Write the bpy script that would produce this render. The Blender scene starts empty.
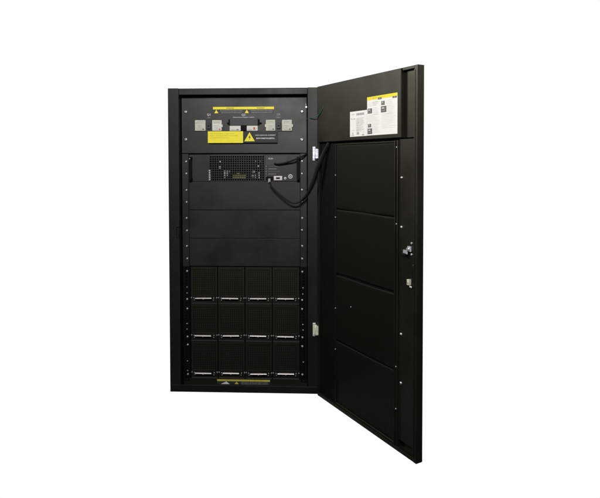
import bpy, bmesh, math, random
from mathutils import Vector, Matrix
random.seed(7)
S = bpy.context.scene
COL = S.collection
R = math.radians

# ------------------------------------------------------------------ materials
def mat(name, col, rough=.5, metal=0.0, spec=.5, noise=0.0, scale=60, bump=0.0, bscale=900, smudge=0.0, tint=None):
    m = bpy.data.materials.new(name); m.use_nodes = True
    nt = m.node_tree; b = nt.nodes['Principled BSDF']
    b.inputs['Roughness'].default_value = rough
    b.inputs['Metallic'].default_value = metal
    b.inputs['Specular IOR Level'].default_value = spec
    if tint: b.inputs['Specular Tint'].default_value = (*tint, 1)
    tc = nt.nodes.new('ShaderNodeTexCoord')
    n = nt.nodes.new('ShaderNodeTexNoise'); n.inputs['Scale'].default_value = scale
    n.inputs['Detail'].default_value = 5
    nt.links.new(tc.outputs['Object'], n.inputs['Vector'])
    r = nt.nodes.new('ShaderNodeMapRange')
    r.inputs['From Min'].default_value = .3; r.inputs['From Max'].default_value = .7
    r.inputs['To Min'].default_value = 1 - noise; r.inputs['To Max'].default_value = 1 + noise
    nt.links.new(n.outputs['Fac'], r.inputs['Value'])
    mx = nt.nodes.new('ShaderNodeVectorMath'); mx.operation = 'SCALE'
    mx.inputs[0].default_value = col
    nt.links.new(r.outputs['Result'], mx.inputs['Scale'])
    nt.links.new(mx.outputs['Vector'], b.inputs['Base Color'])
    if smudge:
        n3 = nt.nodes.new('ShaderNodeTexNoise'); n3.inputs['Scale'].default_value = 7
        n3.inputs['Detail'].default_value = 6; n3.inputs['Roughness'].default_value = .6
        nt.links.new(tc.outputs['Object'], n3.inputs['Vector'])
        r3 = nt.nodes.new('ShaderNodeMapRange')
        r3.inputs['From Min'].default_value = .3; r3.inputs['From Max'].default_value = .7
        r3.inputs['To Min'].default_value = rough - smudge; r3.inputs['To Max'].default_value = rough + smudge
        nt.links.new(n3.outputs['Fac'], r3.inputs['Value'])
        nt.links.new(r3.outputs['Result'], b.inputs['Roughness'])
    if bump:
        n2 = nt.nodes.new('ShaderNodeTexNoise'); n2.inputs['Scale'].default_value = bscale
        nt.links.new(tc.outputs['Object'], n2.inputs['Vector'])
        bp = nt.nodes.new('ShaderNodeBump'); bp.inputs['Strength'].default_value = bump
        bp.inputs['Distance'].default_value = .0005
        nt.links.new(n2.outputs['Fac'], bp.inputs['Height'])
        nt.links.new(bp.outputs['Normal'], b.inputs['Normal'])
    return m

M = dict(
    coat=mat('black_powder_coat', tint=(1, 1, .95), col=(.0054, .0054, .0044), rough=.47, spec=.31, noise=.12, scale=9, bump=.35, smudge=.08),
    panel=mat('charcoal_panel_coat', (.0066, .0066, .0058), .455, spec=.45, noise=.10, scale=12, bump=.3, smudge=.09),
    doorcoat=mat('door_inner_coat', tint=(1, 1, .80), col=(.0045, .0044, .0026), rough=.46, spec=.46, noise=.12, scale=8, bump=.35, smudge=.08),
    dark=mat('matt_black', (.0025, .0025, .0022), .65, spec=.12, noise=.2),
    lipcoat=mat('lip_highlight_coat', (.030, .030, .026), .5, spec=.4),  # lightened coat: the highlight along the module lip is put into the colour
    shadedy=mat('shaded_yellow_vinyl', (.42, .37, .06), .6, spec=.2, noise=.1),  # sticker yellow darkened: dim light near the base put into the colour
    rail=mat('black_rail_coat', (.0022, .0022, .0018), .6, spec=.10, noise=.1),
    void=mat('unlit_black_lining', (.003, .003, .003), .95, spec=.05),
    module=mat('module_face_coat', tint=(1, 1, .80), col=(.0058, .0058, .0036), rough=.48, spec=.40, noise=.1, bump=.2, smudge=.04),
    foam=mat('filter_foam', tint=(1, 1, .80), col=(.0028, .0028, .0016), rough=.56, spec=.19, noise=.25, scale=500, bump=.6, bscale=1500),
    cable=mat('black_cable_sheath', (.007, .007, .006), .6, spec=.2, noise=.2, scale=30),
    green=mat('green_wire_sheath', (.01, .075, .055), .45),
    zinc=mat('zinc_plated_steel', (.60, .62, .68), .55, metal=.8, noise=.25, scale=120),
    zincw=mat('yellow_passivated_zinc', (.70, .71, .58), .5, metal=.4, noise=.15, scale=120),
    screw=mat('nickel_screw', (.80, .80, .79), .34, metal=.8, noise=.1, scale=400),
    bar=mat('brushed_aluminium', (.56, .54, .52), .5, metal=.25, noise=.06, scale=200),
    beige=mat('beige_breaker_plastic', (.50, .51, .42), .5, noise=.08, scale=150),
    beigel=mat('pale_breaker_plastic', (.60, .60, .55), .5, noise=.06, scale=150),
    white=mat('white_label_paper', (.82, .82, .79), .6, spec=.3, noise=.02),
    yellow=mat('yellow_sticker_vinyl', (.83, .72, .03), .5, spec=.3, noise=.03),
    black=mat('sticker_black', (.012, .012, .012), .5, spec=.3),
    band=mat('dark_sticker_band', (.022, .022, .024), .5, spec=.4),
    grey=mat('grey_print', (.30, .30, .29), .6),
    lgrey=mat('light_grey_print', (.55, .55, .56), .6),
    fprint=mat('faint_print', (.50, .42, .02), .6),
    thumb=mat('dark_grey_print', (.10, .10, .095), .6),
    red=mat('red_plastic', (.55, .05, .02), .45),
    pcb=mat('olive_circuit_board', (.10, .11, .03), .5, noise=.3, scale=200),
    pcbg=mat('green_plate_print', (.010, .019, .015), .5, noise=.1),
    comp=mat('white_component_plastic', (.46, .46, .45), .5),
    copper=mat('brass_component', (.35, .27, .08), .4, metal=.6),
)

# ------------------------------------------------------------------ mesh helpers
def prism(mb, x0, x1, prof, k):
    i = mb.mi(k); A = [mb.bm.verts.new((x0, y, z)) for y, z in prof]; B = [mb.bm.verts.new((x1, y, z)) for y, z in prof]; n = len(prof)
    for q in range(n): mb.bm.faces.new([A[q], B[q], B[(q+1) % n], A[(q+1) % n]]).material_index = i
    mb.bm.faces.new(A[::-1]).material_index = i; mb.bm.faces.new(B).material_index = i

class MB:
    def __init__(s): s.bm = bmesh.new(); s.mats = []
    def mi(s, k):
        if k not in s.mats: s.mats.append(k)
        return s.mats.index(k)
    def merge(s, b, k, mtx=None):
        i = s.mi(k); mp = {}
        for v in b.verts: mp[v] = s.bm.verts.new(mtx @ v.co if mtx else v.co)
        for f in b.faces:
            try: g = s.bm.faces.new([mp[v] for v in f.verts]); g.material_index = i; g.smooth = f.smooth
            except ValueError: pass
        b.free()
    def box(s, x0, x1, y0, y1, z0, z1, k, bev=.0008, mtx=None, seg=1):
        b = bmesh.new(); bmesh.ops.create_cube(b, size=1)
        for v in b.verts:
            v.co = Vector(((x0+x1)/2+v.co.x*(x1-x0), (y0+y1)/2+v.co.y*(y1-y0), (z0+z1)/2+v.co.z*(z1-z0)))
        if bev:
            bev = min(bev, .3*min(abs(x1-x0), abs(y1-y0), abs(z1-z0)))
            bmesh.ops.bevel(b, geom=list(b.edges), offset=bev, segments=seg, affect='EDGES', profile=.5)
        s.merge(b, k, mtx)
    def cyl(s, p, d, r, h, k, n=16, r2=None, bev=0):
        """cylinder starting at p, running h along unit d"""
        b = bmesh.new(); bmesh.ops.create_cone(b, cap_ends=True, segments=n, radius1=r, radius2=r if r2 is None else r2, depth=h)
        if bev: bmesh.ops.bevel(b, geom=[e for e in b.edges if abs(e.verts[0].co.z-h/2) < 1e-7 and abs(e.verts[1].co.z-h/2) < 1e-7], offset=bev, segments=2, affect='EDGES')
        for f in b.faces: f.smooth = len(f.verts) == 4
        d = Vector(d).normalized(); q = d.to_track_quat('Z', 'Y').to_matrix().to_4x4()
        s.merge(b, k, Matrix.Translation(Vector(p)+d*h/2) @ q)
    def flat(s, pts, y, k):
        """polygon in the x/z plane facing -y"""
        vs = [s.bm.verts.new((x, y, z)) for x, z in pts]
        f = s.bm.faces.new(vs); f.material_index = s.mi(k)
    def quad(s, x0, x1, z0, z1, y, k): s.flat([(x0, z0), (x1, z0), (x1, z1), (x0, z1)], y, k)
    def text(s, txt, x, z, y, size, k, width=None, align='CENTER'):
        c = bpy.data.curves.new('t', 'FONT'); c.body = txt; c.size = size; c.align_x = align; c.resolution_u = 2
        c.offset = size*.012
        o = bpy.data.objects.new('t', c); COL.objects.link(o)
        me = bpy.data.meshes.new_from_object(o)
        b = bmesh.new(); b.from_mesh(me)
        w = 1
        if width and len(b.verts):
            xs = [v.co.x for v in b.verts]; w = width/(max(xs)-min(xs))
        for v in b.verts: v.co = Vector((x+v.co.x*w, y, z+v.co.y))
        bpy.data.objects.remove(o); bpy.data.curves.remove(c); bpy.data.meshes.remove(me)
        s.merge(b, k)
    def holes(s, x0, x1, z0, z1, y, nx, nz, hf, k, th=.0015, n=4, mask=None, jag=False):
        """perforated sheet facing -y: nx by nz cells, each with a hole of fraction hf; walls give it thickness"""
        i = s.mi(k); dx = (x1-x0)/nx; dz = (z1-z0)/nz
        for a in range(nx):
            for c in range(nz):
                cx = x0+(a+.5)*dx; cz = z0+(c+.5)*dz
                o = [(cx-dx/2, cz-dz/2), (cx+dx/2, cz-dz/2), (cx+dx/2, cz+dz/2), (cx-dx/2, cz+dz/2)]
                if mask and not mask(a, c):
                    f = s.bm.faces.new([s.bm.verts.new((p[0], y, p[1])) for p in o]); f.material_index = i; continue
                hx, hz = (hf if isinstance(hf, tuple) else (hf, hf))
                h = [(cx-dx/2*hx, cz-dz/2*hz), (cx+dx/2*hx, cz-dz/2*hz), (cx+dx/2*hx, cz+dz/2*hz), (cx-dx/2*hx, cz+dz/2*hz)]
                O = [s.bm.verts.new((p[0], y, p[1])) for p in o]
                H = [s.bm.verts.new((p[0], y, p[1])) for p in h]
                B = [s.bm.verts.new((p[0], y+th, p[1])) for p in h]
                for q in range(4):
                    w = (q+1) % 4
                    s.bm.faces.new([O[q], O[w], H[w], H[q]]).material_index = i
                    s.bm.faces.new([H[q], H[w], B[w], B[q]]).material_index = i
    def build(s, name, parent=None):
        bmesh.ops.recalc_face_normals(s.bm, faces=s.bm.faces) if getattr(s,'rc',0) else None
        me = bpy.data.meshes.new(name); s.bm.to_mesh(me); s.bm.free()
        for k in s.mats: me.materials.append(M[k])
        o = bpy.data.objects.new(name, me); COL.objects.link(o); o.parent = parent
        return o

def tube(name, pts, r, k, parent=None, flat=None):
    """smooth round cable through the points (Catmull-Rom), swept as a mesh"""
    P = [Vector(p) for p in pts]; Q = [P[0]*2-P[1]]+P+[P[-1]*2-P[-2]]; path = []
    for i in range(1, len(Q)-2):
        for t in [j/8 for j in range(8)]:
            a, b, c, d = Q[i-1:i+3]
            path.append(.5*((2*b)+(c-a)*t+(2*a-5*b+4*c-d)*t*t+(3*b-a-3*c+d)*t**3))
    path.append(P[-1]); mb = MB(); i = mb.mi(k); n = 12; rings = []; up = Vector((0, -1, 0))
    for j, p in enumerate(path):
        d = (path[min(j+1, len(path)-1)]-path[max(j-1, 0)]).normalized()
        s1 = d.cross(up).normalized(); s2 = s1.cross(d).normalized()
        rr = r(j/(len(path)-1)) if callable(r) else r
        fl = flat or 1
        rings.append([mb.bm.verts.new(p+s1*math.cos(2*math.pi*q/n)*rr*fl+s2*math.sin(2*math.pi*q/n)*rr) for q in range(n)])
    for a, b in zip(rings, rings[1:]):
        for q in range(n):
            f = mb.bm.faces.new([a[q], a[(q+1) % n], b[(q+1) % n], b[q]]); f.smooth = True; f.material_index = i
    mb.bm.faces.new(rings[0][::-1]); mb.bm.faces.new(rings[-1])
    return mb.build(name, parent)

def tag(o, label=None, cat=None, group=None):
    if label: o['label'] = label
    if cat: o['category'] = cat
    if group: o['group'] = group
    return o
def empty(name, loc, label, cat, group=None):
    o = bpy.data.objects.new(name, None); COL.objects.link(o); o.location = loc; o.empty_display_size = .1
    return tag(o, label, cat, group)
def copy_part(o, parent, loc):
    c = o.copy(); COL.objects.link(c); c.parent = parent; c.location = loc; return c

# ------------------------------------------------------------------ cabinet
XL, XR, H, DEP = -.300, .312, 1.246, .85
YP = .040                                  # plane of the rack panels
cab = empty('equipment_cabinet', (0, 0, 0), 'tall black steel rack cabinet standing with its door wide open', 'cabinet')

for x0, x1, xa, xb in ((XL, -.256, -.262, -.2575), (.2675, XR, .269, .2735)):
    p = MB()
    p.box(x0, x1, 0, .036, 0, H, 'coat', .0015, seg=2)
    p.box(xa if x0 < 0 else x0+.0015, xb, .036, .095, .012, H-.003, 'coat', .0008)
    o = p.build('frame_post', cab)
    # small slots punched down the inner edge of the post
p = MB(); p.box(-.2555, .267, .002, .036, 1.2195, 1.2435, 'coat', .0012, seg=2); p.box(-.2555, .267, .005, .036, 1.2440, 1.2455, 'coat', .0004)
p.build('top_beam', cab)
p = MB()
p.box(-.291, .3035, -.0025, .0, .0015, .0305, 'coat', .0008, seg=2)
p.box(-.2555, .267, .0005, .060, .006, .0105, 'coat', .0006)
p.build('base_lip', cab)
p = MB(); p.box(XL+.001, XL+.003, .0365, DEP-.002, .002, H-.003, 'coat'); p.build('side_panel', cab)
p = MB(); p.box(XR-.003, XR-.001, .0365, DEP-.002, .002, H-.003, 'coat'); p.build('side_panel', cab)
p = MB(); p.box(XL+.004, XR-.004, DEP-.004, DEP, .003, H-.004, 'coat'); p.build('back_panel', cab)
p = MB(); p.box(XL+.002, XR-.002, .0365, DEP-.005, H-.0025, H-.0005, 'coat'); p.build('roof_panel', cab)
p = MB(); p.box(XL+.004, XR-.004, .061, DEP-.005, .004, .010, 'coat'); p.build('floor_pan', cab)
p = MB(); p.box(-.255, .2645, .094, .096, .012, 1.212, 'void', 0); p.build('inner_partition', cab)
p = MB(); p.box(-.2570, .2685, .0362, .0935, 1.2142, 1.2250, 'void', 0); p.box(-.257, -.2538, YP+.012, YP+.014, .012, 1.214, 'void', 0); p.box(.2632, .2685, YP+.012, YP+.014, .012, 1.214, 'void', 0); p.build('shadow_gap_fill', cab)  # added black strips that block light leaks and fill the shadow gap
# striker slot in the left post
p = MB(); p.box(-.2690, -.2675, -.0012, .0, .636, .6835, 'dark', .0003); p.box(-.2675, -.2558, -.0012, 0, .680, .6835, 'dark', .0003)
p.box(-.2655, -.2585, -.003, -.0002, .638, .678, 'coat', .0006)
p.box(-.2668, -.2572, -.0006, .0, .636, .679, 'dark', 0)
p.build('latch_keeper', cab)

# mounting rails, a column of square holes in each
for x0, x1 in ((-.2535, -.2262), (.2362, .2630)):
    p = MB()
    p.box(x0, x1, YP-.001, YP+.001, .5130, .9810, 'panel', .0005)
    p.holes(x0, x1, .031, .5125, YP+.0005, 1, 36, (.30, .50), 'rail', .002)
    p.box(x0+.002, x1-.002, YP+.0035, YP+.0045, .033, .980, 'void', 0)
    p.build('mounting_rail', cab)

# breaker panel at the top
bp_ = MB(); bp_.box(-.2533, .2628, YP-.002, YP, .9835, 1.2130, 'panel', .001, seg=2)
bpo = bp_.build('breaker_panel', cab)
yf = YP-.002
# pressed line under the top edge of the breaker panel / window cut-outs
def breaker(xa, xb, za, zb, left, right, toggle, lower=False):
    b = MB(); b.box(xa, xb, yf-.004, yf, za, zb, 'band', .0008)
    return b.build('breaker_body', bpo)
def cover(xa, xb, za, zb, k, red=False, tabside=None):
    b = MB(); y0 = yf-.008
    b.box(xa, xb, y0, yf-.0003, za, zb, k, .0014, seg=2)
    w = xb-xa; h = zb-za
    b.box(xa+.10*w, xb-.12*w, y0-.0012, y0+.0005, zb-.30*h, zb-.06*h, 'beige', .0005)
    b.box(xa+.18*w, xb-.22*w, y0-.0016, y0+.0005, za+.12*h, zb-.40*h, k, .0008)
    b.quad(xa+.2*w, xb-.25*w, zb-.20*h, zb-.15*h, y0-.0015, 'grey')
    for q in range(3): b.quad(xa+.25*w, xb-.4*w+.04*w*q, za+(.22+.12*q)*h, za+(.25+.12*q)*h, y0-.0019, 'grey')
    b.quad(xb-.30*w, xb-.12*w, za+.10*h, za+.20*h, y0-.0018, 'red' if red else 'thumb')
    if tabside: b.box(*((xa-.004, xa) if tabside < 0 else (xb, xb+.004)), y0+.001, yf-.0005, za+.35*h, za+.60*h, 'beigel', .0005)
    return b.build('terminal_cover', bpo)
breaker(-.1520, -.1258, 1.072, 1.121, 0, 0, 0)
cover(-.1968, -.1526, 1.0748, 1.1192, 'beige')
cover(-.1253, -.0861, 1.0745, 1.1186, 'beigel', True, 1)
breaker(.1357, .1614, 1.072, 1.121, 0, 0, 0)
cover(.0961, .1351, 1.0740, 1.1190, 'beige', False, -1)
cover(.1620, .2030, 1.0737, 1.1188, 'beige', False, 1)
for xa, xb in ((-.1465, -.1315), (.1412, .1562)):
    b = MB(); b.box(xa, xb, yf-.012, yf-.003, 1.083, 1.107, 'band', .001); b.box(xa+.004, xb-.004, yf-.014, yf-.0115, 1.092, 1.097, 'dark', .0008)
    b.build('breaker_toggle', bpo)
b = MB(); b.box(-.0526, .0630, yf-.006, yf, 1.0962, 1.1262, 'band', .001, seg=2)
b.box(-.0590, -.0530, yf-.004, yf, 1.098, 1.122, 'dark', .001); b.box(.0634, .0700, yf-.004, yf, 1.098, 1.122, 'dark', .001)
b.box(-.0640, -.0585, yf-.007, yf-.001, 1.103, 1.109, 'dark', .0008); b.box(.0690, .0780, yf-.007, yf-.001, 1.103, 1.109, 'dark', .0008)
b.build('switch_guard', bpo)
for xa, xb, rd in ((-.0528, -.0073, False), (.0176, .0630, True)):
    b = MB(); b.box(xa, xb, yf-.009, yf-.0002, 1.0742, 1.0950, 'beigel', .0012, seg=2)
    w = xb-xa
    b.quad(xa+.12*w, xa+.50*w, 1.0775, 1.0800, yf-.0093, 'grey'); b.quad(xa+.60*w, xa+.82*w, 1.0775, 1.0815, yf-.0093, 'thumb' if not rd else 'lgrey')
    if rd: b.box(xa+.60*w, xa+.76*w, yf-.0105, yf-.0085, 1.079, 1.089, 'red', .0005)
    b.build('terminal_cover', bpo)
b = MB(); b.box(-.0068, .0170, yf-.006, yf-.0002, 1.0742, 1.0955, 'dark', .001); b.build('breaker_body', bpo)

# legends printed on the breaker panel
b = MB(); yt = yf-.0004
b.text('Q1', -.1395, 1.1375, yt, .0125, 'lgrey'); b.text('Input', -.1395, 1.1280, yt, .0065, 'grey'); b.build('printed_legend', bpo); b = MB()
b.text('Q3', .0035, 1.1365, yt, .0125, 'lgrey'); b.text('Maintenance bypass switch', .0035, 1.1285, yt, .0062, 'lgrey', .088); b.build('printed_legend', bpo); b = MB()
b.text('Q5', .1470, 1.1375, yt, .0115, 'grey'); b.text('Output', .1470, 1.1280, yt, .0065, 'grey')
b.build('printed_legend', bpo)

# stickers
def warn_tri(b, cx, z0, w, y, k='yellow', bolt=True):
    b.flat([(cx-w/2, z0), (cx+w/2, z0), (cx, z0+w*.86)], y, k)
    if bolt:
        s = w
        b.flat([(cx+.04*s, z0+.62*s), (cx-.10*s, z0+.34*s), (cx+.0*s, z0+.34*s), (cx-.05*s, z0+.10*s), (cx+.11*s, z0+.42*s), (cx+.02*s, z0+.42*s)][::-1], y-.0003, 'black')
def strip(parent, x0, x1, z0, z1, yy, fy):
    b = MB(); b.box(x0, x1, yy-.0004, yy, z0, z1, 'band', 0)
    zs = z1-(z1-z0)*fy; w = x1-x0; h = zs-z0
    b.box(x0, x1, yy-.0008, yy-.00045, zs, z1, 'yellow', 0)
    for q in (0.0, .5):
        warn_tri(b, x0+w*(q+.055), z0+h*.12, h*.95, yy-.0007, 'yellow', False)
        b.text('WARNING', x0+w*(q+.28), zs+(z1-zs)*.22, yy-.0010, (z1-zs)*.75, 'black', w*.13)
        for r_ in range(2): b.text('disconnect all sources before service', x0+w*(q+.30), z0+h*(.58-.42*r_), yy-.0007, h*.34, 'grey', w*(.36-.03*r_))
    return b.build('warning_strip', parent)
tag(strip(bpo, -.1228, .1291, 1.1455, 1.1733, yf, .37), 'yellow and black warning strip above the breakers')
b = MB(); b.box(-.1422, .0028, yf-.0125, yf-.0118, 1.0248, 1.0724, 'yellow', 0)
for i, (w, t) in enumerate(((.10, 'Risk of hazardous voltage inside'), (.115, 'Before working on this circuit isolate'), (.08, 'and check between all terminals'))):
    b.text(t, -.1340, 1.0615-i*.0085, yf-.0128, .0062, 'fprint', w, 'LEFT')
tag(b.build('warning_sticker', bpo), 'plain yellow sticker below the left breakers')
b = MB(); b.box(.0032, .1440, yf-.0125, yf-.0118, 1.0255, 1.0722, 'black', 0)
warn_tri(b, .0295, 1.0315, .0430, yf-.0128)
b.text('HIGH LEAKAGE CURRENT', .0945, 1.0535, yf-.0128, .0075, 'lgrey', .083)
b.text('EARTH CONNECTION ESSENTIAL', .0945, 1.0405, yf-.0128, .0080, 'white', .075)
tag(b.build('warning_sticker', bpo), 'black sticker with yellow shock triangle')
# spacer so the stickers that bridge the covers have a carrier behind them
b = MB(); b.box(-.1405, .1420, yf-.0117, yf-.0002, 1.0265, 1.0708, 'panel', .0006); b.build('sticker_plate', bpo)

# screws -----------------------------------------------------------
def screw_mesh(r, parent, d=(0, -1, 0), k='screw', slot=True):
    b = MB(); b.cyl((0, 0, 0), (0, -1, 0), r, r*.55, k, 18, r*.8, 0)
    b.cyl((0, -r*.55, 0), (0, -1, 0), r*.8, r*.18, k, 18, r*.5)
    if slot:
        b.box(-r*.45, r*.45, -r*.80, -r*.70, -r*.10, r*.10, 'dark', 0); b.box(-r*.10, r*.10, -r*.81, -r*.71, -r*.45, r*.45, 'dark', 0)
    return b.build('screw', parent)
big = screw_mesh(.0076, bpo); big.location = (-.2360, yf, 1.1535)
wash = MB(); 
for x, z in ((-.2362, 1.0396), (.2441, 1.1530), (.2440, 1.0381)): copy_part(big, bpo, (x, yf, z)).rotation_euler = (0, random.uniform(-.7, .7), 0)
small = screw_mesh(.0050, cab, slot=False); ys = YP-.001
zl = [.949, .8993, .8309, .781, .7144, .6623, .5977, .5454, .4931, .3757, .3358, .2179, .1841, .0594]
zr = [.9504, .899, .8324, .7838, .7158, .6662, .600, .5474, .4934, .3758, .3383, .2201, .1825, .0642]
first = True
for xx, zz in ((-.2355, zl), (.2442, zr)):
    for z in zz:
        xo = xx+random.uniform(-.0008, .0008)
        if first: small.location = (xo, ys, z); first = False; s_ = small
        else: s_ = copy_part(small, cab, (xo, ys, z))
        s_.rotation_euler = (0, random.uniform(-.7, .7), 0)
tiny = screw_mesh(.0032, cab, slot=False); tiny.name = 'cage_nut'; tiny.location = (-.2366, ys, .426)
for x, z in ((-.2368, .401), (-.2378, .2726), (-.238, .2494), (.2472, .4265), (.2464, .4007), (.2462, .2736), (.247, .2506), (.2481, .1167), (-.237, .115), (-.237, .0745)):
    copy_part(tiny, cab, (x, ys, z))
# dark rivets beside the rails
rv = MB(); rv.cyl((0, 0, 0), (0, -1, 0), .0022, .0012, 'coat', 10, .0014); rv = rv.build('rivet', cab); rv.location = (-.2500, ys, .8309)
for x, z in ((-.25, .781), (-.25, .7144), (-.25, .6623), (-.25, .5977), (.2585, .8324), (.2585, .7838), (.2585, .7158), (.2585, .6662), (.2585, .600), (.2585, .5474)):
    copy_part(rv, cab, (x, ys, z))
b = MB(); b.cyl((.2610, yf, 1.171), (0, -1, 0), .0042, .004, 'screw', 14, .003); b.box(.2595, .2612, yf-.006, yf, 1.176, 1.184, 'zinc', .0004); b.build('earth_stud', bpo)

# blank panels
for z0, z1 in ((.7495, .8655), (.6312, .7470), (.5150, .6290)):
    b = MB(); b.box(-.2250, .2350, YP-.0005, YP+.0015, z0, z1, 'panel', .0009, seg=2); b.build('blank_panel', cab)
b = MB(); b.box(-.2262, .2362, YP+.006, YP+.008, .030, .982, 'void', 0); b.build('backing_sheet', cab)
b = MB(); b.box(-.2535, .2640, YP+.002, YP+.004, .0106, .0408, 'module', .0005)
bs = b.build('kick_plate', cab)
b = MB(); yk = YP+.002
b.box(-.1130, .1085, yk-.0004, yk, .0180, .0386, 'band', 0); b.box(-.1130, .1085, yk-.0008, yk-.00045, .0310, .0386, 'shadedy', 0)
b.flat([(-.098, .0185), (-.060, .0185), (-.074, .0300)], yk-.0007, 'lgrey'); b.flat([(-.040, .0190), (-.022, .0190), (-.031, .0300)], yk-.0007, 'shadedy')  # pale left triangle has the glare painted in
for r_ in range(3): b.text('disconnect all sources before service', .044, .0265-.0040*r_, yk-.0007, .0034, 'grey', .110)
tag(b.build('warning_strip', bs), 'narrow yellow warning strip below the bottom modules')

# hinges: leaf on the post, leaf on the door side, barrel with pin
for z0, z1, k in ((.9543, 1.0071, 'zinc'), (.2413, .2922, 'zincw')):
    b = MB()
    b.box(.2880, .2990, -.0028, 0, z0-.002, z1+.001, k, .0006, seg=2)
    b.cyl((.3010, -.0075, z0+.002), (0, 0, 1), .0045, z1-z0-.008, k, 16)
    b.box(.2990, .3080, -.0165, -.0110, z0+.006, z1-.008, k, .0008)
    b.box(.3080, .3160, -.0165, -.0130, z0+.006, z1-.008, k, .0008)
    for zz in (z0+.004, z1-.005): b.cyl((.2930, -.0028, zz), (0, -1, 0), .0032, .0018, 'screw', 12, .002)
    b.build('hinge', cab)

# ------------------------------------------------------------------ door (local x = away from the hinge, local y = outwards)
BETA = .5628
T = .026
d = MB()
u0, u1, zb, zt = .012, .600, 0.0, 1.2465
d.box(u0, u1, T-.002, T, zb, zt, 'doorcoat', .0006)                         # outer skin
d.box(u1-.0155, u1, 0, T-.002, zb, zt, 'doorcoat', .0012, seg=2)            # folded rims
d.box(u0, u0+.013, 0, T-.002, zb, zt, 'doorcoat', .0012, seg=2)
d.box(u0+.013, u1-.0155, 0.0005, T-.002, zb, zb+.0125, 'doorcoat', .0010, seg=2)
d.box(u0+.013, u1-.0155, 0.0005, T-.002, zt-.0095, zt, 'doorcoat', .0010, seg=2)
door = d.build('door', cab)
door.location = (.300, 0, 0); door.rotation_euler = (0, 0, BETA-math.pi/2)
# raised cover behind the control panel
d = MB(); d.box(.0265, .5270, -.0035, T-.004, 1.0240, 1.2365, 'doorcoat', .0016, seg=2)
d.box(.020, .5260, -.0042, .0, 1.0255, 1.2455, 'doorcoat', .0010, seg=2)
d.build('display_cover', door)
d = MB(); d.box(.5275, .5840, .0120, .0140, 1.0245, 1.2365, 'doorcoat', .0006); d.build('added_recess_plate', door)  # added plate, makes the recess shallower so it catches more light
# dark hinge-side channel
d = MB(); d.box(.0255, .1290, .010, T-.0025, .013, 1.0225, 'dark', .0010); d.box(.1295, .1330, .009, T-.0025, .013, 1.0225, 'dark', .0006)
d.build('hinge_channel', door)
# filter panel frame and the foam mats
d = MB(); d.box(.1340, .4900, .012, T-.0025, .0135, 1.0160, 'dark', .0006); 
d.box(.1340, .1420, .004, .0118, .0135, 1.0160, 'foam', .0006)
d.box(.1425, .4895, .004, .0118, 1.0110, 1.0160, 'doorcoat', .0006)
d.box(.1425, .4895, .004, .0118, .0135, .0200, 'doorcoat', .0006)
d.build('filter_frame', door)
def foam(z0, z1, bow_top, bow_bot, seed):
    """soft mat with slightly wavy cut edges"""
    rnd = random.Random(seed); b = bmesh.new(); n = 40; xa, xb = .1430, .4880
    rows = [0, .008, .016, .03, .06, .5, .94, .97, .984, .992, 1]; grid = []
    ph = rnd.uniform(0, 6)
    for j, t in enumerate(rows):
        row = []
        for i in range(n+1):
            f = i/n; x = xa+(xb-xa)*f
            top = z1+bow_top*math.sin(math.pi*f)*math.sin(5*f+ph); bot = z0+bow_bot*math.sin(math.pi*f)*math.cos(4*f+ph)
            edge = 1 if j in (0, len(rows)-1) else (.30 if j in (1, len(rows)-2) else (.05 if j in (2, len(rows)-3) else 0))
            y = .0062+edge*.0018+.0003*math.sin(9*f+ph+3*t)
            row.append(b.verts.new((x, y, bot+(top-bot)*t)))
        grid.append(row)
    for j in range(len(rows)-1):
        for i in range(n):
            f = b.faces.new([grid[j][i], grid[j][i+1], grid[j+1][i+1], grid[j+1][i]]); f.smooth = True
    m = MB(); m.merge(b, 'foam'); return m.build('filter_mat', door)
foam(.7675, 1.0100, .0005, .0014, 1); foam(.5205, .7648, .0014, .0010, 2); foam(.2625, .5125, .0010, .0010, 3); foam(.0205, .2575, .0010, .0005, 4)
# cable rail next to the filters, with raised edges
d = MB(); d.box(.4905, .4930, -.001, T-.0025, .0135, 1.0180, 'doorcoat', .0006); d.box(.4932, .5035, .004, T-.0025, .0135, 1.0180, 'doorcoat', .0006)
d.box(.5037, .5060, .001, .004, .70, 1.0180, 'doorcoat', .0006)
d.build('cable_rail', door)
d = MB(); d.box(.5115, .5820, .0035, T-.0025, .0400, 1.0200, 'doorcoat', .0014, seg=2)
d.box(.5135, .5165, .0018, .0034, .042, 1.018, 'doorcoat', .0005)
d.build('lock_channel', door)
# two hem steps on the free rim
d = MB(); d.box(.5850, .5885, -.0022, -.0001, .012, 1.234, 'doorcoat', .0008); d.box(.5965, .5995, -.0016, -.0001, .004, 1.243, 'doorcoat', .0007); d.build('edge_hem', door)
# screws on the door
r2 = MB(); r2.cyl((0, 0, 0), (0, -1, 0), .0052, .003, 'screw', 16, .0035); r2.cyl((0, -.003, 0), (0, -1, 0), .0035, .0008, 'screw', 16, .0015)
ds = r2.build('screw', door); ds.location = (.5225, .0035, .8966)
for z in (.7373, .3900, .2300): copy_part(ds, door, (.5225, .0035, z))
r2 = MB(); r2.cyl((0, 0, 0), (0, -1, 0), .0027, .0016, 'zinc', 10, .0018)
dn = r2.build('rivet', door); dn.location = (.1385, .004, .8966)
for u, z, y in ((.1385, .7353, .004), (.1385, .3854, .004), (.1385, .2258, .004), (.4965, .745, .004), (.4965, .995, .004), (.240, .413, .005), (.4965, .275, .004), (.4965, .135, .004)):
    copy_part(dn, door, (u, y, z))
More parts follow.
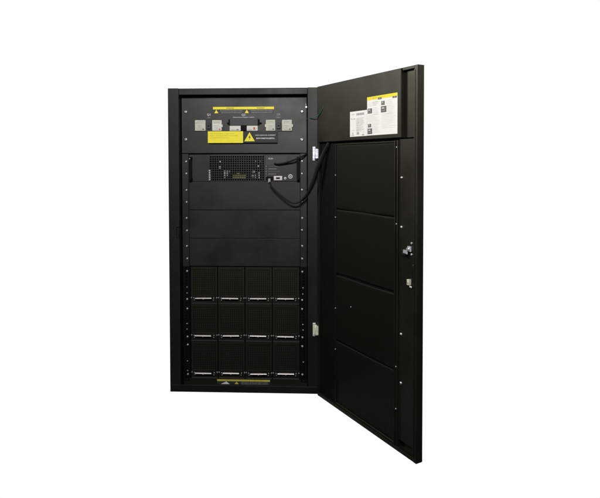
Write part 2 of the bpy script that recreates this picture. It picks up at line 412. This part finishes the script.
# lock: cam, two rods' ends
d = MB()
d.box(.5570, .5720, -.0030, .0034, .664, .681, 'zinc', .0010)
d.cyl((.5640, -.003, .6725), (0, -1, 0), .0062, .006, 'screw', 18, .0055)
d.box(.5400, .5610, -.0060, -.0032, .655, .668, 'zinc', .0010)
d.box(.5380, .5520, -.0110, .003, .649, .658, 'coat', .0010)
d.cyl((.5715, .0034, .6915), (0, -1, 0), .0042, .003, 'screw', 14, .003)
d.cyl((.5715, .0034, .6560), (0, -1, 0), .0042, .003, 'screw', 14, .003)
tag(d.build('lock_cam', door), 'bright lock cam with two fixing screws')
d = MB(); d.cyl((.5860, -.0022, .6245), (0, -1, 0), .0038, .002, 'band', 12, .0025); d.box(.5775, .5835, -.0004, .0034, .567, .610, 'dark', .0006); d.build('lock_slot', door)
d = MB(); d.box(.5590, .5700, -.0065, .0034, .5585, .5765, 'zincw', .0014, seg=2); d.box(.5700, .5800, -.0050, -.0020, .5520, .5575, 'zincw', .0010)
d.cyl((.5645, -.0065, .5675), (0, -1, 0), .0038, .002, 'screw', 12, .0030)
tag(d.build('rod_guide', door), 'pale rod guide below the lock')

# labels on the door cover
yl = -.0046
b = MB(); b.box(.2461, .3478, yl, -.0043, 1.0375, 1.1275, 'white', 0); y = yl-.0003
U = lambda f: .2461+.1017*f
Zf = lambda f: 1.1275-.0900*f
b.quad(U(.08), U(.28), Zf(.13), Zf(.10), y, 'lgrey')
b.quad(U(.38), U(.84), Zf(.175), Zf(.08), y, 'lgrey')
for i in range(9): b.quad(U(.40+.048*i), U(.415+.048*i+.01*(i % 3)), Zf(.165), Zf(.09), y-.0002, 'grey')
b.text('Power frame', U(.06), Zf(.31), y, .0052, 'grey', None, 'LEFT')
for i in range(11):
    b.text(random.choice(['220/380 V 50/60 Hz', 'input current 3P+N+PE', 'output power', 'protective class I', 'ambient 0-40 C']), U(.38), Zf(.30+.05*i), y, .0036, 'grey', .1017*random.uniform(.30, .50), 'LEFT')
b.quad(U(.10), U(.30), Zf(.755), Zf(.742), y, 'lgrey'); b.quad(U(.40), U(.60), Zf(.755), Zf(.742), y, 'lgrey')
b.text('X', U(.17), Zf(.93), y, .0130, 'grey'); b.quad(U(.08), U(.25), Zf(.965), Zf(.955), y, 'thumb')
b.quad(U(.40), U(.56), Zf(.93), Zf(.83), y, 'lgrey'); b.text('CE', U(.48), Zf(.915), y-.0002, .0090, 'thumb')
b.text('Y', U(.80), Zf(.91), y, .0110, 'lgrey'); b.quad(U(.72), U(.84), Zf(.965), Zf(.935), y, 'thumb')
tag(b.build('rating_label', door), 'small white rating label with columns of fine print')

b = MB(); b.box(.3487, .5094, yl, -.0043, 1.0380, 1.1700, 'white', 0)
U = lambda f: .3487+.1607*f
Zf = lambda f: 1.1700-.1320*f
b.quad(U(0), U(1), Zf(.085), Zf(0), y, 'yellow')
b.text('OPERATION INSTRUCTIONS', U(.40), Zf(.055), y-.0002, .0050, 'fprint', .075)
b.quad(U(.38), U(.50), Zf(.10), Zf(.055), y-.0002, 'thumb'); b.quad(U(.85), U(.985), Zf(.12), Zf(.075), y-.0002, 'thumb')
b.text('ON', U(.44), Zf(.092), y-.0004, .0040, 'white'); b.text('OFF', U(.92), Zf(.112), y-.0004, .0040, 'white')
def thumb(fu0, fu1, fz0, fz1):
    b.quad(U(fu0), U(fu1), Zf(fz1), Zf(fz0), y, 'thumb')
    w = fu1-fu0; h = fz1-fz0                          # small wiring sketch: a box, a stem and a foot
    b.quad(U(fu0+.18*w), U(fu0+.58*w), Zf(fz0+.42*h), Zf(fz0+.18*h), y-.0002, 'lgrey')
    b.quad(U(fu0+.66*w), U(fu0+.74*w), Zf(fz0+.85*h), Zf(fz0+.2*h), y-.0002, 'grey')
    b.quad(U(fu0+.15*w), U(fu0+.62*w), Zf(fz0+.78*h), Zf(fz0+.66*h), y-.0002, 'grey')
thumb(.02, .175, .30, .43); thumb(.03, .145, .70, .79); thumb(.02, .18, .82, .965); thumb(.485, .60, .155, .255); thumb(.475, .655, .285, .44)
for (fu, fw, fz, n) in ((.20, .25, .15, 3), (.20, .26, .30, 5), (.04, .40, .48, 5), (.19, .25, .70, 7), (.64, .33, .16, 3), (.68, .29, .29, 6), (.50, .46, .48, 10), (.05, .36, .16, 3)):
    for i in range(n):
        b.text('turn the switch and check that the display shows normal', U(fu), Zf(fz+.04*i), y, .0030, 'lgrey', .1607*fw*random.uniform(.55, 1), 'LEFT')
tag(b.build('instruction_label', door), 'large white instruction sheet with yellow header')

# ------------------------------------------------------------------ switch module with grille
sw = empty('switch_module', (0, YP, .8655), 'rack module with perforated grille, exposed components and sockets below the yellow sticker', 'rack module')
z0, z1 = .8668, .9780
L = lambda z: z-.8655
b = MB()
X0, X1, G0, G1 = -.2245, .2350, -.1386, .0880
gz0, gz1 = .8690, .9725
b.box(X0, G0, .0, .002, L(z0), L(z1), 'panel', .0008); b.box(G1, X1, .0, .002, L(z0), L(z1), 'panel', .0008)
b.box(G0+.0002, G1-.0002, 0.0002, .002, L(z0), L(gz0), 'panel', 0); b.box(G0+.0002, G1-.0002, .0002, .002, L(gz1), L(z1), 'panel', 0)
b.holes(G0, G1, L(gz0), L(gz1), .0004, 24, 11, .74, 'panel', .0010)
b.build('face_plate', sw)
b = MB(); b.box(G0-.001, G1+.001, .0500, .0520, L(gz0-.001), L(gz1+.001), 'void', 0)
b.box(G0-.002, G0-.001, .0025, .05, L(gz0), L(gz1), 'void', 0); b.box(G1+.001, G1+.002, .0025, .05, L(gz0), L(gz1), 'void', 0)
b.box(G0, G1, .0025, .05, L(gz0-.002), L(gz0-.001), 'void', 0); b.box(G0, G1, .0025, .05, L(gz1+.001), L(gz1+.002), 'void', 0)
b.build('housing', sw)
# components seen through the grille
def part(name, fn, k=None): b = MB(); fn(b); return b.build(name, sw)
part('circuit_board', lambda b: b.box(-.130, .082, .022, .024, L(.871), L(.900), 'pcbg', 0))
part('capacitor', lambda b: b.cyl((-.0760, .0085, L(.880)), (0, 0, 1), .0048, .031, 'comp', 16))
part('capacitor', lambda b: b.cyl((-.0655, .0085, L(.884)), (0, 0, 1), .0045, .027, 'comp', 16))
part('capacitor', lambda b: b.cyl((-.0560, .008, L(.902)), (0, 0, 1), .0035, .008, 'comp', 16))
part('transformer', lambda b: (b.box(-.045, .012, .0035, .028, L(.874), L(.894), 'pcb', .003), b.cyl((-.030, .008, L(.897)), (1, 0, 0), .005, .018, 'copper', 14)))
for c in ((-.1020, -.0925, .920, .929), (.0370, .0500, .902, .910), (.0475, .0530, .880, .898), (.0360, .0440, .883, .893), (.0640, .0700, .878, .905)):
    part('connector', lambda b: b.box(c[0], c[1], .0035, .012, L(c[2]), L(c[3]), 'comp', .001))
for c in ((.0630, .930), (.0700, .952), (.0510, .951), (-.0950, .948)):
    part('connector', lambda b: b.cyl((c[0], .009, L(c[1])), (0, -1, 0), .0030, .005, 'comp', 12))
part('heat_sink', lambda b: [b.box(-.120+.006*i, -.1175+.006*i, .016, .030, L(.900), L(.925), 'band', 0) for i in range(8)])
def term(b):
    for i in range(6): b.box(-.1420, -.1350, -.003, .001, L(.8715+.0076*i), L(.8760+.0076*i), 'lgrey', .0006)
part('terminal_strip', term)
def handle(xa, xb):
    b = MB(); b.box(xa, xb, -.028, -.020, L(.872), L(.968), 'dark', .002, seg=2)
    b.box(xa, xb, -.020, 0, L(.872), L(.880), 'dark', .001); b.box(xa, xb, -.020, 0, L(.960), L(.968), 'dark', .001)
    b.cyl(((xa+xb)/2, -.028, L(.9605)), (0, -1, 0), .0018, .0012, 'lgrey', 10)
    b.build('handle', sw)
handle(-.2205, -.2095); handle(.2230, .2340)
b = MB(); b.box(.0945, .1800, -.0008, .0002, L(.9340), L(.9690), 'pcbg', 0)
b.text('RUN', .1150, L(.9575), -.0011, .0085, 'lgrey', .018)
b.build('indicator_plate', sw)
b = MB()
for r_ in range(5):
    zz = L(.9280-.0105*r_); b.quad(.1050, .1050+random.uniform(.03, .06), zz, zz+.0014, -.0004, 'grey' if r_ % 2 else 'thumb'); b.quad(.0945, .0975, zz-.001, zz+.0022, -.0004, 'grey')
b.build('printed_legend', sw)
b = MB(); b.box(.1275, .1625, -.0050, .0003, L(.8710), L(.8890), 'bar', .0012, seg=2); b.box(.1370, .1530, -.0062, -.0048, L(.8765), L(.8835), 'dark', .001)
for xx in (.1312, .1588): b.cyl((xx, -.005, L(.880)), (0, -1, 0), .0022, .003, 'screw', 10)
b.build('serial_socket', sw)
b = MB(); b.cyl((.1745, 0, L(.8795)), (0, -1, 0), .0058, .004, 'zinc', 16, .0045); b.cyl((.1745, -.004, L(.8795)), (0, -1, 0), .0025, .0006, 'dark', 12); b.build('push_button', sw)
b = MB(); b.cyl((.1960, 0, L(.8870)), (0, -1, 0), .0098, .004, 'comp', 22, .0090); b.cyl((.1960, -.004, L(.8870)), (0, -1, 0), .0050, .0007, 'dark', 16); b.cyl((.1960, -.0045, L(.8870)), (0, -1, 0), .0028, .003, 'comp', 12); b.build('round_socket', sw)
b = MB(); b.box(.0960, .1240, -.0090, .0003, L(.8735), L(.8870), 'dark', .001); b.box(.1050, .1150, -.0140, -.0088, L(.8620), L(.8790), 'grey', .0015); b.build('cable_plug', sw)

# ------------------------------------------------------------------ power modules
PIT, W = .1565, .1138
ROW = [(.5115, 'top'), (.5115-PIT, 'middle'), (.5115-2*PIT, 'bottom')]
def make_module():
    r = empty('power_module', (0, 0, 0), 'x', 'power module', 'power modules in the lower bay')
    hw = .0551; h = .1540
    b = MB()
    b.box(-hw, -.0475, 0, .002, -h, 0, 'module', .0007); b.box(.0475, hw, 0, .002, -h, 0, 'module', .0007)
    b.box(-.0474, .0474, 0, .002, -.010, 0, 'module', .0007)
    b.box(-.0474, .0474, 0, .002, -h, -.118, 'module', .0007)
    b.holes(-.0475, .0475, -.1180, -.0102, .0004, 12, 14, .50, 'module', .0015)
    prism(b, -hw+.001, hw-.001, [(-.0001, -h), (-.0024, -h), (-.0024, -h+.0004), (-.0004, -h+.0022)], 'lipcoat')
    b.build('face_plate', r)
    b = MB(); b.box(-hw+.002, hw-.002, .0032, .0045, -h+.002, -.002, 'void', 0); b.build('casing', r)
    b = MB(); prism(b, -.0345, .0335, [(-.0145, -.1288), (-.0205, -.1288), (-.0209, -.1282), (-.0192, -.1254), (-.0145, -.1250)], 'bar'); b.cyl((-.0005, -.0185, -.1300), (0, -1, 0), .0022, .0015, 'grey', 10)
    for sx in (-1, 1): b.box(sx*.0335-.0015, sx*.0335+.0005, -.0168, 0, -.1300, -.1245, 'dark', .0006)
    b.build('pull_handle', r)
    for sx in (-1, 1):
        b = MB(); b.box(sx*.0405-.0038, sx*.0405+.0038, -.0060, 0, -.1410, -.1180, 'module', .0010)
        b.cyl((sx*.0415, -.006, -.129), (0, -1, 0), .0026, .0015, 'grey', 12, .0018)
        b.cyl((sx*.0400, -.006, -.1375), (0, -1, 0), .0022, .0012, 'grey', 12, .0014)
        b.build('latch', r)
        b = MB(); b.cyl((sx*.0530, 0, -.1290), (0, -1, 0), .0030, .0030, 'screw' if sx < 0 else 'zinc', 14, .0020); b.build('thumb_screw', r)
    return r
proto = make_module()
cols = ['leftmost', 'second from left', 'third from left', 'rightmost']
kids = list(proto.children)
for ri, (zt_, rn) in enumerate(ROW):
    for ci in range(4):
        x = -.2215+W*(ci+.5)
        if ri == 0 and ci == 0: r = proto
        else:
            r = proto.copy(); COL.objects.link(r)
            for k in kids:
                c = k.copy(); COL.objects.link(c); c.parent = r
        r.location = (x+random.uniform(-.0005, .0005), YP-.0005-random.uniform(0, .0016), zt_+random.uniform(-.0005, .0005))
        for c in r.children:
            if c.name.startswith('pull_handle'): c.rotation_euler = (random.uniform(-.03, .03), random.uniform(-.012, .014), 0)
        extra = {0: 'directly under the lowest blank panel', 1: 'between the upper and lower rows', 2: 'just above the cabinet base'}[ri]
        r['label'] = f'black vented power module, {cols[ci]} in the {rn} row of silver-handled modules'

# ------------------------------------------------------------------ cables
tag(tube('cable', [(.1110, YP-.012, .8640), (.1200, .012, .8470), (.1480, .006, .8200), (.1800, .000, .7950), (.2050, -.002, .7810), (.2330, -.004, .7850), (.2600, -.010, .8100)], .0034, 'cable'),
    'thin dark cable drooping from the plug under the grille module', 'cable')
tag(tube('cable', [(.1300, YP-.003, .9400), (.1450, .028, .9385), (.1800, .024, .9440), (.2150, .012, .9560), (.2480, .018, .9700), (.2640, .045, .9780)], .0035, 'cable'),
    'thin black cable crossing the module face to the right post', 'cable')
tag(tube('cable_bundle', [(.2380, .012, .7850), (.2600, -.004, .8080), (.2800, -.018, .8450), (.3000, -.034, .8980), (.3170, -.046, .9450), (.3370, -.058, .9900), (.3500, -.0690, 1.0150), (.3560, -.0735, 1.0350)], lambda t: .0040+.0042*min(1, t*1.8)-.0022*max(0, t*4-3), 'cable', flat=1.0),
    'thick black cable bundle bridging from the rack to the door', 'cable')
tag(tube('earth_wire', [(.2640, .030, 1.1230), (.2760, .000, 1.1225), (.2950, -.020, 1.1240), (.3130, -.034, 1.1330), (.3250, -.050, 1.1500), (.3320, -.058, 1.1640)], .0016, 'green'),
    'thin green wire looping from the cabinet to the door', 'wire')

# ------------------------------------------------------------------ camera
cam = bpy.data.cameras.new('camera'); co = bpy.data.objects.new('camera', cam); COL.objects.link(co)
cam.sensor_width = 36; cam.lens = 548.87/600*36; cam.shift_y = -(249-177.02)/600; cam.clip_end = 200; cam.clip_start = .05
r = Vector((0.9991684515634702, 0.04074502800009025, -0.0014993643750548953))
u = Vector((0.00031196935101041805, 0.029132829704324546, 0.9995755003542969))
bk = Vector((0.04077141247714325, -0.9987447726655148, 0.029095893145390135))
m = Matrix((r, u, bk)).transposed().to_4x4(); m.translation = Vector((.3272, -2.2127, .9502)); co.matrix_world = m
S.camera = co

# ------------------------------------------------------------------ surroundings: white cut-out ground behind, made-up dark front to keep light off
w = bpy.data.worlds.new('World'); S.world = w; w.use_nodes = True; nt = w.node_tree
bg = nt.nodes['Background']; tc = nt.nodes.new('ShaderNodeTexCoord'); sx = nt.nodes.new('ShaderNodeSeparateXYZ')
rp = nt.nodes.new('ShaderNodeValToRGB'); rp.color_ramp.elements[0].position = .57; rp.color_ramp.elements[0].color = (.012, .012, .011, 1)
rp.color_ramp.elements[1].position = .65; rp.color_ramp.elements[1].color = (1.02, 1.02, 1.02, 1)
nt.links.new(tc.outputs['Generated'], sx.inputs[0]); nt.links.new(sx.outputs['Y'], rp.inputs['Fac']); nt.links.new(rp.outputs['Color'], bg.inputs['Color'])
bg.inputs['Strength'].default_value = 1.0

def area(loc, target, sx_, sy_, power, col):
    l = bpy.data.lights.new('unseen_light', 'AREA'); l.shape = 'RECTANGLE'; l.size = sx_; l.size_y = sy_; l.energy = power; l.color = col
    o = bpy.data.objects.new('unseen_light', l); COL.objects.link(o); o.location = loc
    o.rotation_euler = (Vector(target)-Vector(loc)).to_track_quat('-Z', 'Y').to_euler()
    return o
area((.15, -2.55, 1.98), (.05, 0, 1.05), 1.0, .35, 70, (1, .985, .97))       # softbox above the camera
area((-1.95, -.12, 2.0), (.55, -.45, 1.15), .7, .5, 36, (1, .98, .90))       # added fill high on the left, stands in for wall and ceiling bounce

area((2.5, -1.5, 1.85), (.61, -.5, 1.1), .5, .5, 10, (1, .96, .90))          # weak fill added on the right to lift the door's end face
S.render.engine = 'CYCLES'
S.render.resolution_x = 1024; S.render.resolution_y = 850
S.view_settings.view_transform = 'Standard'; S.view_settings.look = 'None'; S.view_settings.exposure = 0; S.view_settings.gamma = 1
